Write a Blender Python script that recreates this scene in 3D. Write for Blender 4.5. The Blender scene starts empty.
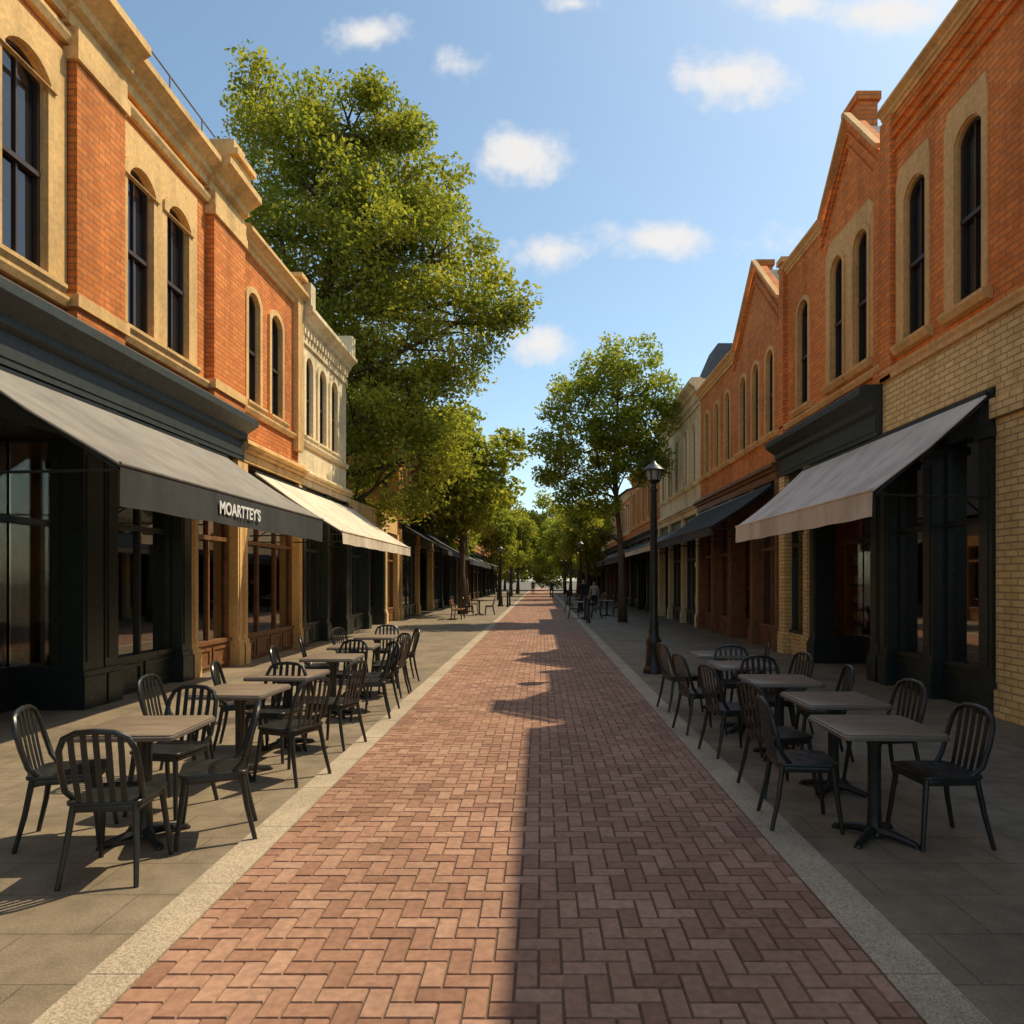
import bpy, bmesh, math, random
import numpy as np
from mathutils import Vector, Matrix
from mathutils.geometry import tessellate_polygon
random.seed(7); rng=np.random.default_rng(11)
scene=bpy.context.scene; col=scene.collection
XL,XR=6.1,5.7
# ------------------------------------------------------------ materials
def newmat(name):
    m=bpy.data.materials.new(name); m.use_nodes=True
    nt=m.node_tree; b=nt.nodes['Principled BSDF']; return m,nt,b
def N(nt,t,**kw):
    n=nt.nodes.new(t)
    for k,v in kw.items(): setattr(n,k,v)
    return n
def mth(nt,op,a,b=None,clamp=False):
    n=nt.nodes.new('ShaderNodeMath'); n.operation=op; n.use_clamp=clamp
    for i,x in enumerate((a,b)):
        if x is None: continue
        if isinstance(x,(int,float)): n.inputs[i].default_value=x
        else: nt.links.new(x,n.inputs[i])
    return n.outputs[0]
def mixc(nt,f,a,b,bt='MIX'):
    n=nt.nodes.new('ShaderNodeMix'); n.data_type='RGBA'; n.blend_type=bt
    for i,x in ((0,f),(6,a),(7,b)):
        if isinstance(x,(int,float)): n.inputs[i].default_value=x
        elif isinstance(x,tuple): n.inputs[i].default_value=(*x,1)
        else: nt.links.new(x,n.inputs[i])
    return n.outputs[2]
def objvec(nt,scale=(1,1,1)):
    tc=N(nt,'ShaderNodeTexCoord'); mp=N(nt,'ShaderNodeMapping'); mp.inputs['Scale'].default_value=scale
    nt.links.new(tc.outputs['Object'],mp.inputs[0]); return mp.outputs[0]
def noise(nt,scale,vec=None,detail=3,rough=.6):
    n=N(nt,'ShaderNodeTexNoise'); n.inputs['Scale'].default_value=scale; n.inputs['Detail'].default_value=detail; n.inputs['Roughness'].default_value=rough
    nt.links.new(vec if vec is not None else objvec(nt),n.inputs['Vector']); return n.outputs[0]
def ramp(nt,f,stops):
    r=N(nt,'ShaderNodeValToRGB'); e=r.color_ramp.elements
    while len(e)<len(stops): e.new(.5)
    for i,(p,c) in enumerate(stops):
        e[i].position=p; e[i].color=(*c,1) if isinstance(c,tuple) else (c,c,c,1)
    nt.links.new(f,r.inputs[0]); return r.outputs[0]
def bump(nt,b,h,strength=.3,dist=.01):
    n=N(nt,'ShaderNodeBump'); n.inputs['Strength'].default_value=strength; n.inputs['Distance'].default_value=dist
    nt.links.new(h,n.inputs['Height']); nt.links.new(n.outputs[0],b.inputs['Normal'])
def setp(b,rough=.8,spec=.3,metal=0):
    b.inputs['Roughness'].default_value=rough; b.inputs['Specular IOR Level'].default_value=spec; b.inputs['Metallic'].default_value=metal
def stains(nt,c,amt=.5):
    n1=noise(nt,.55); n2=noise(nt,1.0,objvec(nt,(2.2,2.2,.25)))
    s=mth(nt,'MULTIPLY',n1,n2)
    f=ramp(nt,s,[(.10,1-amt),(.28,1.1)])
    return mixc(nt,1.0,c,f,'MULTIPLY')
def brickmat(name,c1,c2,mortar,bw=.24,rh=.086,ms=.010,amt=.35):
    m,nt,b=newmat(name)
    tc=N(nt,'ShaderNodeTexCoord'); s=N(nt,'ShaderNodeSeparateXYZ'); nt.links.new(tc.outputs['Object'],s.inputs[0])
    u=mth(nt,'ADD',s.outputs[0],s.outputs[1]); cb=N(nt,'ShaderNodeCombineXYZ')
    nt.links.new(u,cb.inputs[0]); nt.links.new(s.outputs[2],cb.inputs[1])
    br=N(nt,'ShaderNodeTexBrick'); nt.links.new(cb.outputs[0],br.inputs['Vector'])
    br.inputs['Color1'].default_value=(*c1,1); br.inputs['Color2'].default_value=(*c2,1); br.inputs['Mortar'].default_value=(*mortar,1)
    for k,v in (('Scale',1),('Mortar Size',ms),('Mortar Smooth',.3),('Brick Width',bw),('Row Height',rh),('Bias',0)): br.inputs[k].default_value=v
    g=ramp(nt,noise(nt,7),[(.3,.90),(.7,1.08)])
    c=mixc(nt,1.0,br.outputs[0],g,'MULTIPLY'); c=stains(nt,c,amt)
    nt.links.new(c,b.inputs['Base Color']); setp(b,.88,.2)
    h=mth(nt,'SUBTRACT',mth(nt,'MULTIPLY',noise(nt,60),.25),br.outputs['Fac'])
    bump(nt,b,h,.9,.016); return m
def stonemat(name,c,amt=.35,sc=14,course=None):
    m,nt,b=newmat(name)
    g=ramp(nt,noise(nt,sc),[(.3,.82),(.7,1.12)])
    cc=mixc(nt,1.0,c,g,'MULTIPLY'); cc=stains(nt,cc,amt)
    nt.links.new(cc,b.inputs['Base Color']); setp(b,.85,.25); bump(nt,b,noise(nt,45),.35,.01); return m
def plain(name,c,rough=.5,spec=.4,metal=0,var=.2,bs=.08,sc=8):
    m,nt,b=newmat(name)
    g=ramp(nt,noise(nt,sc),[(.3,1-var),(.7,1+var)])
    nt.links.new(mixc(nt,1.0,c,g,'MULTIPLY'),b.inputs['Base Color']); setp(b,rough,spec,metal)
    r=ramp(nt,noise(nt,sc*2.3),[(.3,max(.02,rough-.1)),(.7,min(1,rough+.12))]); nt.links.new(r,b.inputs['Roughness'])
    if bs: bump(nt,b,noise(nt,30),bs,.01)
    return m
M={}
M['brick']=brickmat('orange_brick',(.76,.25,.055),(.61,.172,.035),(.38,.18,.085))
M['brick2']=brickmat('red_brick',(.74,.235,.055),(.58,.16,.035),(.36,.17,.08))
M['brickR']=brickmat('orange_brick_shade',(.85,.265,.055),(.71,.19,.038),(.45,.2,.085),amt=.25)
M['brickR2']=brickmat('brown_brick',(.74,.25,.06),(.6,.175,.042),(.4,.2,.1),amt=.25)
M['ybrick']=brickmat('yellow_brick',(.82,.58,.25),(.72,.48,.19),(.44,.29,.14),amt=.22)
M['stone']=stonemat('sandstone',(.70,.44,.175))
M['stoneR']=stonemat('sandstone_trim',(.70,.40,.15),.25)
M['cream']=stonemat('cream_stone',(.78,.62,.37))
M['dark']=plain('dark_green_paint',(.018,.024,.019),.35,.5)
M['charcoal']=plain('charcoal_paint',(.038,.043,.036),.5,.35)
M['slate']=stonemat('slate',(.11,.11,.11),.4,6)
M['wood']=plain('brown_timber',(.19,.085,.034),.5,.4,var=.3)
M['frame']=plain('sash_paint',(.050,.029,.018),.45,.4)
M['interior']=plain('interior_plaster',(.66,.40,.17),.8,.2,var=.5,sc=1.3)
M['black']=plain('black_metal',(.017,.018,.016),.36,.5,var=.3,bs=.03)
M['rail']=plain('grey_rail',(.2,.2,.2),.5,.5)
m,nt,b=newmat('window_glass'); b.inputs['Base Color'].default_value=(.012,.013,.014,1); setp(b,.05,.8); bump(nt,b,noise(nt,2.2),.10,.02); M['glass']=m
m,nt,b=newmat('shop_glass'); nt.nodes.remove(b)
tr=N(nt,'ShaderNodeBsdfTransparent'); tr.inputs[0].default_value=(.92,.91,.85,1)
gl=N(nt,'ShaderNodeBsdfGlossy'); gl.inputs['Roughness'].default_value=.03; gl.inputs['Color'].default_value=(.97,.94,.9,1)
bp=N(nt,'ShaderNodeBump'); bp.inputs['Strength'].default_value=.06; nt.links.new(noise(nt,1.7),bp.inputs['Height']); nt.links.new(bp.outputs[0],gl.inputs['Normal'])
fr=N(nt,'ShaderNodeFresnel'); fr.inputs[0].default_value=1.6; f=mth(nt,'ADD',fr.outputs[0],.16,True)
mx=N(nt,'ShaderNodeMixShader'); nt.links.new(f,mx.inputs[0]); nt.links.new(tr.outputs[0],mx.inputs[1]); nt.links.new(gl.outputs[0],mx.inputs[2])
nt.links.new(mx.outputs[0],nt.nodes['Material Output'].inputs[0]); M['shopglass']=m
def fabric(name,c,tl=.2):
    m,nt,b=newmat(name)
    cc=mixc(nt,1.0,c,ramp(nt,noise(nt,2.5,objvec(nt,(1,2.5,1))),[(.3,.92),(.7,1.05)]),'MULTIPLY'); cc=stains(nt,cc,.25)
    nt.links.new(cc,b.inputs['Base Color']); setp(b,.8,.2); bump(nt,b,noise(nt,5),.3,.03)
    t=N(nt,'ShaderNodeBsdfTranslucent'); nt.links.new(cc,t.inputs[0]); mx=N(nt,'ShaderNodeMixShader'); mx.inputs[0].default_value=tl
    nt.links.new(b.outputs[0],mx.inputs[1]); nt.links.new(t.outputs[0],mx.inputs[2]); nt.links.new(mx.outputs[0],nt.nodes['Material Output'].inputs[0]); return m
M['aw_grey']=fabric('grey_canvas',(.27,.245,.21),.1); M['aw_dark']=fabric('charcoal_canvas',(.055,.055,.052),.03)
M['aw_white']=fabric('white_canvas',(.82,.70,.53),.25); M['aw_pale']=fabric('pale_canvas',(.82,.71,.58),.15)
m,nt,b=newmat('paving_brick')
g=N(nt,'ShaderNodeNewGeometry')
c=ramp(nt,g.outputs['Random Per Island'],[(0,(.27,.138,.083)),(.35,(.335,.175,.108)),(.7,(.375,.205,.128)),(1,(.415,.24,.155))])
c=mixc(nt,1.0,c,ramp(nt,noise(nt,25),[(.3,.78),(.7,1.15)]),'MULTIPLY')
c=mixc(nt,1.0,c,ramp(nt,noise(nt,.8,detail=6),[(.3,.78),(.65,1.08)]),'MULTIPLY')
nt.links.new(c,b.inputs['Base Color']); setp(b,.7,.3); bump(nt,b,noise(nt,120),.35,.004); M['paver']=m
M['mortar']=stonemat('paver_joint',(.12,.08,.055),.3,30)
def slabs(name,c,bw,rh):
    m,nt,b=newmat(name)
    br=N(nt,'ShaderNodeTexBrick'); nt.links.new(objvec(nt),br.inputs['Vector'])
    br.inputs['Color1'].default_value=(*c,1); br.inputs['Color2'].default_value=(c[0]*.94,c[1]*.94,c[2]*.94,1); br.inputs['Mortar'].default_value=(c[0]*.6,c[1]*.6,c[2]*.58,1)
    for k,v in (('Scale',1),('Mortar Size',.0045),('Mortar Smooth',.3),('Brick Width',bw),('Row Height',rh)): br.inputs[k].default_value=v
    cc=mixc(nt,1.0,br.outputs[0],ramp(nt,noise(nt,90,detail=2),[(.3,.75),(.7,1.2)]),'MULTIPLY')
    cc=mixc(nt,1.0,cc,ramp(nt,noise(nt,1.1,detail=6),[(.3,.68),(.65,1.1)]),'MULTIPLY')
    cc=mixc(nt,1.0,cc,ramp(nt,noise(nt,6,detail=5),[(.35,.82),(.6,1.06)]),'MULTIPLY')
    nt.links.new(cc,b.inputs['Base Color']); setp(b,.75,.25)
    bump(nt,b,mth(nt,'SUBTRACT',mth(nt,'MULTIPLY',noise(nt,80),.3),br.outputs['Fac']),.6,.006); return m
M['slab']=slabs('pavement_slabs',(.262,.203,.132),.62,.42)
m,nt,b=newmat('kerb_granite')
c=ramp(nt,noise(nt,110,detail=2),[(.38,(.31,.235,.15)),(.5,(.45,.355,.24)),(.64,(.57,.47,.33))])
c=mixc(nt,1.0,c,ramp(nt,noise(nt,1.5),[(.3,.75),(.7,1.05)]),'MULTIPLY')
nt.links.new(c,b.inputs['Base Color']); setp(b,.8,.3); bump(nt,b,noise(nt,110),.4,.005); M['kerb']=m
M['ground']=stonemat('ground_asphalt',(.14,.12,.085),.3,3)
m,nt,b=newmat('bark'); c=ramp(nt,noise(nt,3,objvec(nt,(6,6,1))),[(.3,(.06,.04,.025)),(.7,(.17,.12,.08))]); nt.links.new(c,b.inputs['Base Color']); setp(b,.9,.2); bump(nt,b,noise(nt,3,objvec(nt,(8,8,1.5))),.8,.05); M['bark']=m
def leafmat(name,a,bc,cc):
    m,nt,b=newmat(name); nt.nodes.remove(b); b=N(nt,'ShaderNodeBsdfDiffuse'); g=N(nt,'ShaderNodeNewGeometry')
    r=ramp(nt,g.outputs['Random Per Island'],[(0,a),(.5,bc),(1,cc)])
    c=mixc(nt,1.0,r,ramp(nt,noise(nt,.7,detail=1),[(.3,(.8,.85,.8)),(.7,(1.25,1.12,.9))]),'MULTIPLY')
    nt.links.new(c,b.inputs[0])
    t=N(nt,'ShaderNodeBsdfTranslucent'); c2=mixc(nt,1.0,c,(1.6,1.6,.7),'MULTIPLY'); nt.links.new(c2,t.inputs[0])
    mx=N(nt,'ShaderNodeMixShader'); mx.inputs[0].default_value=.45
    nt.links.new(b.outputs[0],mx.inputs[1]); nt.links.new(t.outputs[0],mx.inputs[2]); nt.links.new(mx.outputs[0],nt.nodes['Material Output'].inputs[0]); return m
M['leaf']=leafmat('leaves',(.17,.20,.048),(.26,.28,.066),(.37,.36,.09))
M['leaf2']=leafmat('leaves_dark',(.16,.205,.045),(.24,.28,.06),(.33,.34,.078))
m,nt,b=newmat('tabletop'); c=ramp(nt,noise(nt,2,objvec(nt,(1.5,14,1))),[(.3,(.17,.12,.078)),(.7,(.26,.195,.135))]); nt.links.new(c,b.inputs['Base Color']); setp(b,.42,.4); M['top']=m
M['edge']=plain('table_edge',(.18,.15,.12),.35,.5,.3)
M['lampglass']=plain('lamp_glass',(.35,.34,.30),.2,.6)
M['white']=plain('white_paint',(.75,.74,.70),.5,.3,var=.05)
M['skin']=plain('skin',(.45,.27,.19),.6,.3); M['hair']=plain('hair',(.03,.02,.015),.6,.3)
M['blue_cloth']=plain('navy_cloth',(.03,.04,.07),.9,.1); M['red_cloth']=plain('red_cloth',(.22,.05,.04),.9,.1); M['pale_cloth']=plain('pale_cloth',(.45,.43,.38),.9,.1); M['dark_cloth']=plain('dark_cloth',(.025,.025,.028),.9,.1)
# ------------------------------------------------------------ mesh builder
def P(side,u,v,w):
    return (-XL+w,u,v) if side=='L' else (XR-w,u,v)
class MB:
    def __init__(s): s.v=[]; s.f=[]
    def quadbox(s,pts):
        b=len(s.v); s.v+=pts
        for q in ((0,1,2,3),(4,7,6,5),(0,4,5,1),(1,5,6,2),(2,6,7,3),(3,7,4,0)): s.f.append(tuple(b+i for i in q))
    def box(s,side,u0,u1,v0,v1,w0,w1):
        s.quadbox([P(side,*t) for t in ((u0,v0,w0),(u1,v0,w0),(u1,v1,w0),(u0,v1,w0),(u0,v0,w1),(u1,v0,w1),(u1,v1,w1),(u0,v1,w1))])
    def xbox(s,x0,x1,y0,y1,z0,z1):
        s.quadbox([(x0,y0,z0),(x1,y0,z0),(x1,y1,z0),(x0,y1,z0),(x0,y0,z1),(x1,y0,z1),(x1,y1,z1),(x0,y1,z1)])
    def panel(s,side,outer,holes,w0,w1):
        loops=[outer]+holes
        tris=tessellate_polygon([[Vector((u,v,0)) for u,v in l] for l in loops])
        flat=[p for l in loops for p in l]; b=len(s.v)
        s.v+=[P(side,u,v,w1) for u,v in flat]
        for t in tris: s.f.append(tuple(b+i for i in t))
        bb=len(s.v); s.v+=[P(side,u,v,w0) for u,v in flat]; k=0
        for l in loops:
            n=len(l)
            for i in range(n):
                j=(i+1)%n; s.f.append((b+k+i,b+k+j,bb+k+j,bb+k+i))
            k+=n
    def flat(s,side,poly,w):
        b=len(s.v); s.v+=[P(side,u,v,w) for u,v in poly]; s.f.append(tuple(range(b,b+len(poly))))
    def profile(s,side,u0,u1,pts):
        b=len(s.v); n=len(pts)
        s.v+=[P(side,u0,v,w) for w,v in pts]+[P(side,u1,v,w) for w,v in pts]
        for i in range(n):
            j=(i+1)%n; s.f.append((b+i,b+j,b+n+j,b+n+i))
        s.f.append(tuple(b+i for i in range(n))); s.f.append(tuple(b+n+i for i in range(n-1,-1,-1)))
    def tube(s,pts,radii,n=8):
        pts=[Vector(p) for p in pts]
        if isinstance(radii,(int,float)): radii=[radii]*len(pts)
        b=len(s.v); up=None
        for i,p in enumerate(pts):
            d=(pts[min(i+1,len(pts)-1)]-pts[max(i-1,0)]).normalized()
            if up is None:
                up=Vector((0,0,1)) if abs(d.z)<.9 else Vector((1,0,0))
            a=d.cross(up).normalized(); c=a.cross(d).normalized(); up=c
            for k in range(n):
                t=2*math.pi*k/n; s.v.append(tuple(p+(a*math.cos(t)+c*math.sin(t))*radii[i]))
        for i in range(len(pts)-1):
            for k in range(n):
                j=(k+1)%n; s.f.append((b+i*n+k,b+i*n+j,b+(i+1)*n+j,b+(i+1)*n+k))
        s.f.append(tuple(b+k for k in range(n-1,-1,-1))); e=b+(len(pts)-1)*n; s.f.append(tuple(e+k for k in range(n)))
    def lathe(s,prof,c=(0,0),n=16):
        b=len(s.v)
        for r,z in prof:
            for k in range(n):
                t=2*math.pi*(k+.5)/n; s.v.append((c[0]+r*math.cos(t),c[1]+r*math.sin(t),z))
        for i in range(len(prof)-1):
            for k in range(n):
                j=(k+1)%n; s.f.append((b+i*n+k,b+i*n+j,b+(i+1)*n+j,b+(i+1)*n+k))
        s.f.append(tuple(b+k for k in range(n-1,-1,-1))); e=b+(len(prof)-1)*n; s.f.append(tuple(e+k for k in range(n)))
def tomesh(name,parts,smooth=False):
    v=[];f=[];mi=[]
    for i,(mb,mt) in enumerate(parts):
        b=len(v); v+=mb.v; f+=[tuple(b+x for x in q) for q in mb.f]; mi+=[i]*len(mb.f)
    me=bpy.data.meshes.new(name); me.from_pydata(v,[],f)
    for _,mt in parts: me.materials.append(mt)
    me.polygons.foreach_set('material_index',mi)
    bm=bmesh.new(); bm.from_mesh(me); bmesh.ops.recalc_face_normals(bm,faces=bm.faces); bm.to_mesh(me); bm.free()
    if smooth: 
        me.polygons.foreach_set('use_smooth',[True]*len(me.polygons)); me.set_sharp_from_angle(angle=math.radians(40))
    return me
def obj(name,me,parent=None,loc=None,rz=0,scale=1):
    o=bpy.data.objects.new(name,me); col.objects.link(o)
    if loc is not None: o.location=loc
    o.rotation_euler[2]=rz
    if scale!=1: o.scale=(scale,)*3
    if parent is not None:
        o.parent=parent; o.matrix_parent_inverse=Matrix.Translation(-Vector(parent.location))
    return o
def empty(name,loc):
    e=bpy.data.objects.new(name,None); e.location=loc; col.objects.link(e); e.empty_display_size=.5; return e
class Group:
    def __init__(s,name,loc): s.e=empty(name,loc); s.d={}
    def g(s,part,mat):
        if part not in s.d: s.d[part]=(MB(),M[mat])
        return s.d[part][0]
    def done(s,smooth=False):
        for k,(mb,mt) in s.d.items():
            if mb.f: obj(k,tomesh(k,[(mb,mt)],smooth),s.e)
def arch(u0,u1,v0,v1,rise,n=10):
    pts=[(u0,v0),(u1,v0)]
    h=(u1-u0)/2; R=(h*h+rise*rise)/(2*rise); cu=(u0+u1)/2; cv=v1-R; a=math.asin(min(1,h/R))
    for i in range(n+1):
        t=a-2*a*i/n; pts.append((cu+R*math.sin(t),cv+R*math.cos(t)))
    return pts
# ------------------------------------------------------------ architecture
wr=random.Random(21)
def window(G,side,u0,u1,v0,v1,rise,surround=.15,keystone=True,trim='stone'):
    F=G.g('window_frames','frame'); T=G.g('stone_trim',trim); GL=G.g('window_glass','glass')
    if surround: T.panel(side,arch(u0-surround,u1+surround,v0,v1+surround,rise*1.15),[arch(u0-.001,u1+.001,v0+.001,v1+.001,rise)],-.02,.05)
    G.g('window_reveals',trim).panel(side,arch(u0-.0005,u1+.0005,v0-.0005,v1+.0005,rise),[arch(u0+.02,u1-.02,v0+.02,v1-.02,rise*.97)],-.20,-.004)
    t=.06
    F.panel(side,arch(u0+.004,u1-.004,v0+.004,v1-.004,rise),[arch(u0+t,u1-t,v0+t,v1-t,rise*.9)],-.18,-.055)
    vm=v0+(v1-v0)*.48
    F.box(side,u0+.03,u1-.03,vm-.03,vm+.03,-.17,-.042)
    um=(u0+u1)/2; F.box(side,um-.014,um+.014,v0+.04,v1-.04,-.145,-.08)
    GL.flat(side,arch(u0+.01,u1-.01,v0+.01,v1-.01,rise),-.11)
    T.profile(side,u0-.2,u1+.2,[(0.002,v0-.15),(.09,v0-.13),(.14,v0-.05),(.14,v0+.0),(0.002,v0+.012)])
def shopfront(G,side,u0,u1,z1,n,paint='dark',pier='dark',riser=None,door=1,piw=.30,interior=True):
    PR=G.g('shop_piers_'+pier,pier); FR=G.g('shop_frames_'+paint,paint); RI=G.g('stall_risers_'+(riser or paint),riser or paint)
    GL=G.g('shop_glass','shopglass') if interior else G.g('dark_shop_glass','glass'); IN=G.g('interior','interior')
    bw=(u1-u0)/n
    for i in range(n+1):
        c=min(max(u0+i*bw,u0+piw/2),u1-piw/2); h=piw/2
        PR.box(side,c-h,c+h,0,z1-.003,-.3,.10)
        PR.box(side,c-h-.04,c+h+.04,0,.42,-.28,.145); PR.box(side,c-h-.02,c+h+.02,.42,.50,-.28,.125)
        PR.box(side,c-h-.035,c+h+.035,z1-.62,z1-.50,-.28,.14); PR.box(side,c-h+.06,c+h-.06,.62,z1-.75,.05,.115)
    for i in range(n):
        a=u0+i*bw+(piw if i==0 else piw/2); b=u0+(i+1)*bw-(piw if i==n-1 else piw/2)
        FR.box(side,a,b,z1-.5,z1-.006,-.25,-.02)
        zt=z1-.5; tr=2.45
        if i%3==door and b-a>.9:
            m=(a+b)/2; dw=.48; ws=-.85
            for q0,q1 in ((a,m-dw),(m+dw,b)):
                if q1-q0>.12:
                    RI.box(side,q0,q1,0,.5,ws-.08,ws+.04); GL.box(side,q0,q1,.5,zt,ws-.03,ws-.02)
                    FR.box(side,q0,q1,.5,.57,ws-.07,ws+.05)
            FR.box(side,a,b,tr,tr+.09,ws-.06,ws+.06); FR.box(side,m-dw-.05,m-dw,0,zt,ws-.05,ws+.055); FR.box(side,m+dw,m+dw+.05,0,zt,ws-.05,ws+.055)
            FR.box(side,m-dw,m+dw,.02,.35,ws-.02,ws+.03)
            for x in (m-dw,m-.05,m+dw-.08): FR.box(side,x,x+.08,.35,tr,ws-.02,ws+.027)
            G.g('door_handles','edge').tube([P(side,m+.06,.95,ws+.07),P(side,m+.06,1.3,ws+.07)],.014,6)
            GL.box(side,m-dw,m+dw,.35,zt,ws-.005,ws+.005)
            for e0,e1 in ((a,a+.05),(b-.05,b)):
                RI.box(side,e0,e1,0,.5,ws,-.2); FR.box(side,e0,e1,.5,.57,ws,-.2); FR.box(side,e0,e1,zt-.1,zt,ws,-.2); FR.box(side,e0+.004,e1-.004,.57,zt-.1,-.30,-.2); GL.box(side,e0+.02,e1-.02,.57,zt-.1,ws,-.30)
            FR.box(side,a,b,zt-.05,zt,ws-.05,-.02)
        else:
            RI.box(side,a,b,0,.5,-.24,-.06); k=max(1,int((b-a)/.7)); pw=(b-a)/k
            for j in range(k): RI.panel(side,[(a+j*pw+.05,.08),(a+(j+1)*pw-.05,.08),(a+(j+1)*pw-.05,.44),(a+j*pw+.05,.44)],[[(a+j*pw+.1,.13),(a+(j+1)*pw-.1,.13),(a+(j+1)*pw-.1,.39),(a+j*pw+.1,.39)]],-.07,-.035)
            FR.box(side,a-.01,b+.01,.50,.57,-.24,-.02)
            GL.box(side,a,b,.57,zt,-.155,-.145)
            FR.box(side,a,b,tr,tr+.08,-.2,-.08); FR.box(side,a,a+.06,.57,zt,-.21,-.083); FR.box(side,b-.06,b,.57,zt,-.21,-.083)
            k=max(1,round((b-a)/.95))
            for j in range(1,k): x=a+(b-a)*j/k; FR.box(side,x-.025,x+.025,.57,zt,-.19,-.095)
    if not interior: return
    r=random.Random(int(u0*10)+ord(side[0]))
    IN.box(side,u0+.25,u1-.25,0,z1-.1,-2.3,-2.2)
    S=G.g('shelving','wood'); K=G.g('shelf_goods','cream')
    x=u0+.5
    while x<u1-1.2:
        w=r.uniform(.9,1.7); h=r.uniform(.9,2.6); d=r.uniform(-1.7,-.7)
        if d>-1.25: h=min(h,1.1)
        for zz in np.arange(.3,h,.42):
            S.box(side,x,x+w,zz,zz+.04,d-.35,d)
            y=x+.05
            while y<x+w-.2:
                q=r.uniform(.08,.2); K.box(side,y,y+q,zz+.042,zz+.04+r.uniform(.1,.3),d-.3,d-.08); y+=q+r.uniform(.03,.25)
        S.box(side,x-.04,x,0,h,d-.36,d+.01); S.box(side,x+w,x+w+.04,0,h,d-.36,d+.01)
        x+=w+r.uniform(.3,1.2)
def shell(G,side,u0,u1,top,zs,depth=9,wall='brick',roof='slate'):
    W=G.g('side_walls',wall); R=G.g('roof',roof)
    W.box(side,u0+.004,u0+.24,0,top-.25,-depth,-.302); W.box(side,u1-.24,u1-.004,0,top-.25,-depth,-.302)
    W.box(side,u0+.25,u1-.25,0,top-.35,-depth,-depth+.25)
    R.box(side,u0+.245,u1-.245,top-.85,top-.75,-depth+.26,-.305)
    G.g('ceiling','cream').box(side,u0+.245,u1-.245,zs-.06,zs+.02,-depth+.26,-.31)
def cornice(mb,side,u0,u1,z0,z1,pr):
    h=z1-z0
    mb.profile(side,u0,u1,[(-.05,z0),(pr*.2,z0),(pr*.25,z0+h*.22),(pr*.45,z0+h*.3),(pr*.5,z0+h*.45),(pr*.85,z0+h*.62),(pr,z0+h*.68),(pr,z0+h*.86),(pr*.8,z1-.01),(-.05,z1)])
def building(name,side,u0,u1,top,wall,trim,wins,zs=4.1,rise=.2,gable=None,depth=9,surround=.15,shop=None,corn=(.45,.3),key=True,string=5.28,dentils=False):
    G=Group(name,P(side,(u0+u1)/2,0,-depth/2)); G.side=side
    outer=[(u0,zs),(u1,zs),(u1,top)]
    if gable: c,hw,za=gable; outer+=[(c+hw,top),(c,za),(c-hw,top)]
    outer+=[(u0,top)]
    G.g('walls',wall).panel(side,outer,[arch(a,b,c,d,rise if b-a>.4 else .15) for a,b,c,d in wins],-.3,0)
    shell(G,side,u0,u1,top,zs,depth,wall)
    for a,b,c,d in wins: window(G,side,a,b,c,d,rise,surround,key,trim)
    T=G.g('cornice',trim); ch,cp=corn
    if gable:
        c,hw,za=gable
        segs=[(u0,c-hw-.05),(c+hw+.05,u1)]
        for sgn in (-1,1):
            a=(c+sgn*(hw+.08),top-.02); bb=(c,za+.06)
            for off,hh,pw,mt in ((0,.09,.11,trim),(-.30,.05,.05,wall),(-.55,.05,.05,wall)):
                G.g('gable_coping_'+mt,mt).quadbox([P(side,a[0],a[1]+off,-.02),P(side,bb[0],bb[1]+off,-.02),P(side,bb[0],bb[1]+hh+off,-.02),P(side,a[0],a[1]+hh+off,-.02),
                       P(side,a[0],a[1]+off,pw+.002*sgn),P(side,bb[0],bb[1]+off,pw+.002*sgn),P(side,bb[0],bb[1]+hh+off,pw+.002*sgn),P(side,a[0],a[1]+hh+off,pw+.002*sgn)])
        R=G.g('gable_roof','slate')
        b=len(R.v); R.v+=[P(side,c-hw,top-.1,-.31),P(side,c,za-.1,-.31),P(side,c+hw,top-.1,-.31),P(side,c-hw,top-.1,-depth),P(side,c,za-.1,-depth),P(side,c+hw,top-.1,-depth)]
        R.f+=[(b,b+1,b+4,b+3),(b+1,b+2,b+5,b+4),(b,b+1,b+2),(b+3,b+4,b+5)]
    else: segs=[(u0,u1)]
    for a,b in segs:
        if b-a>.2:
            cornice(T,side,a+.01,b-.01,top-ch,top+.06,cp)
            if dentils:
                for x in np.arange(a+.1,b-.15,.24): T.box(side,x,x+.11,top-ch-.14,top-ch+.02,0,cp*.35)
                T.box(side,a+.011,b-.011,top-ch-.32,top-ch-.15,-.01,.055)
    T.profile(side,u0+.012,u1-.012,[(-.02,string-.12),(.06,string-.12),(.10,string-.04),(.10,string),(-.02,string+.02)])
    return G
def fascia(G,side,u0,u1,z0,z1,mat='charcoal',pr=.42):
    mb=G.g('shop_cornice',mat); h=z1-z0
    mb.profile(side,u0,u1,[(-.02,z0),(.12,z0),(.12,z0+h*.45),(.2,z0+h*.5),(.2,z0+h*.62),(.3,z0+h*.7),(pr,z0+h*.8),(pr,z0+h*.93),(.36 if pr>.36 else pr*.9,z1-.01),(-.02,z1)])
    mb.box(side,u0+.05,u1-.05,z0+h*.10,z0+h*.36,.10,.135)
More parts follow.
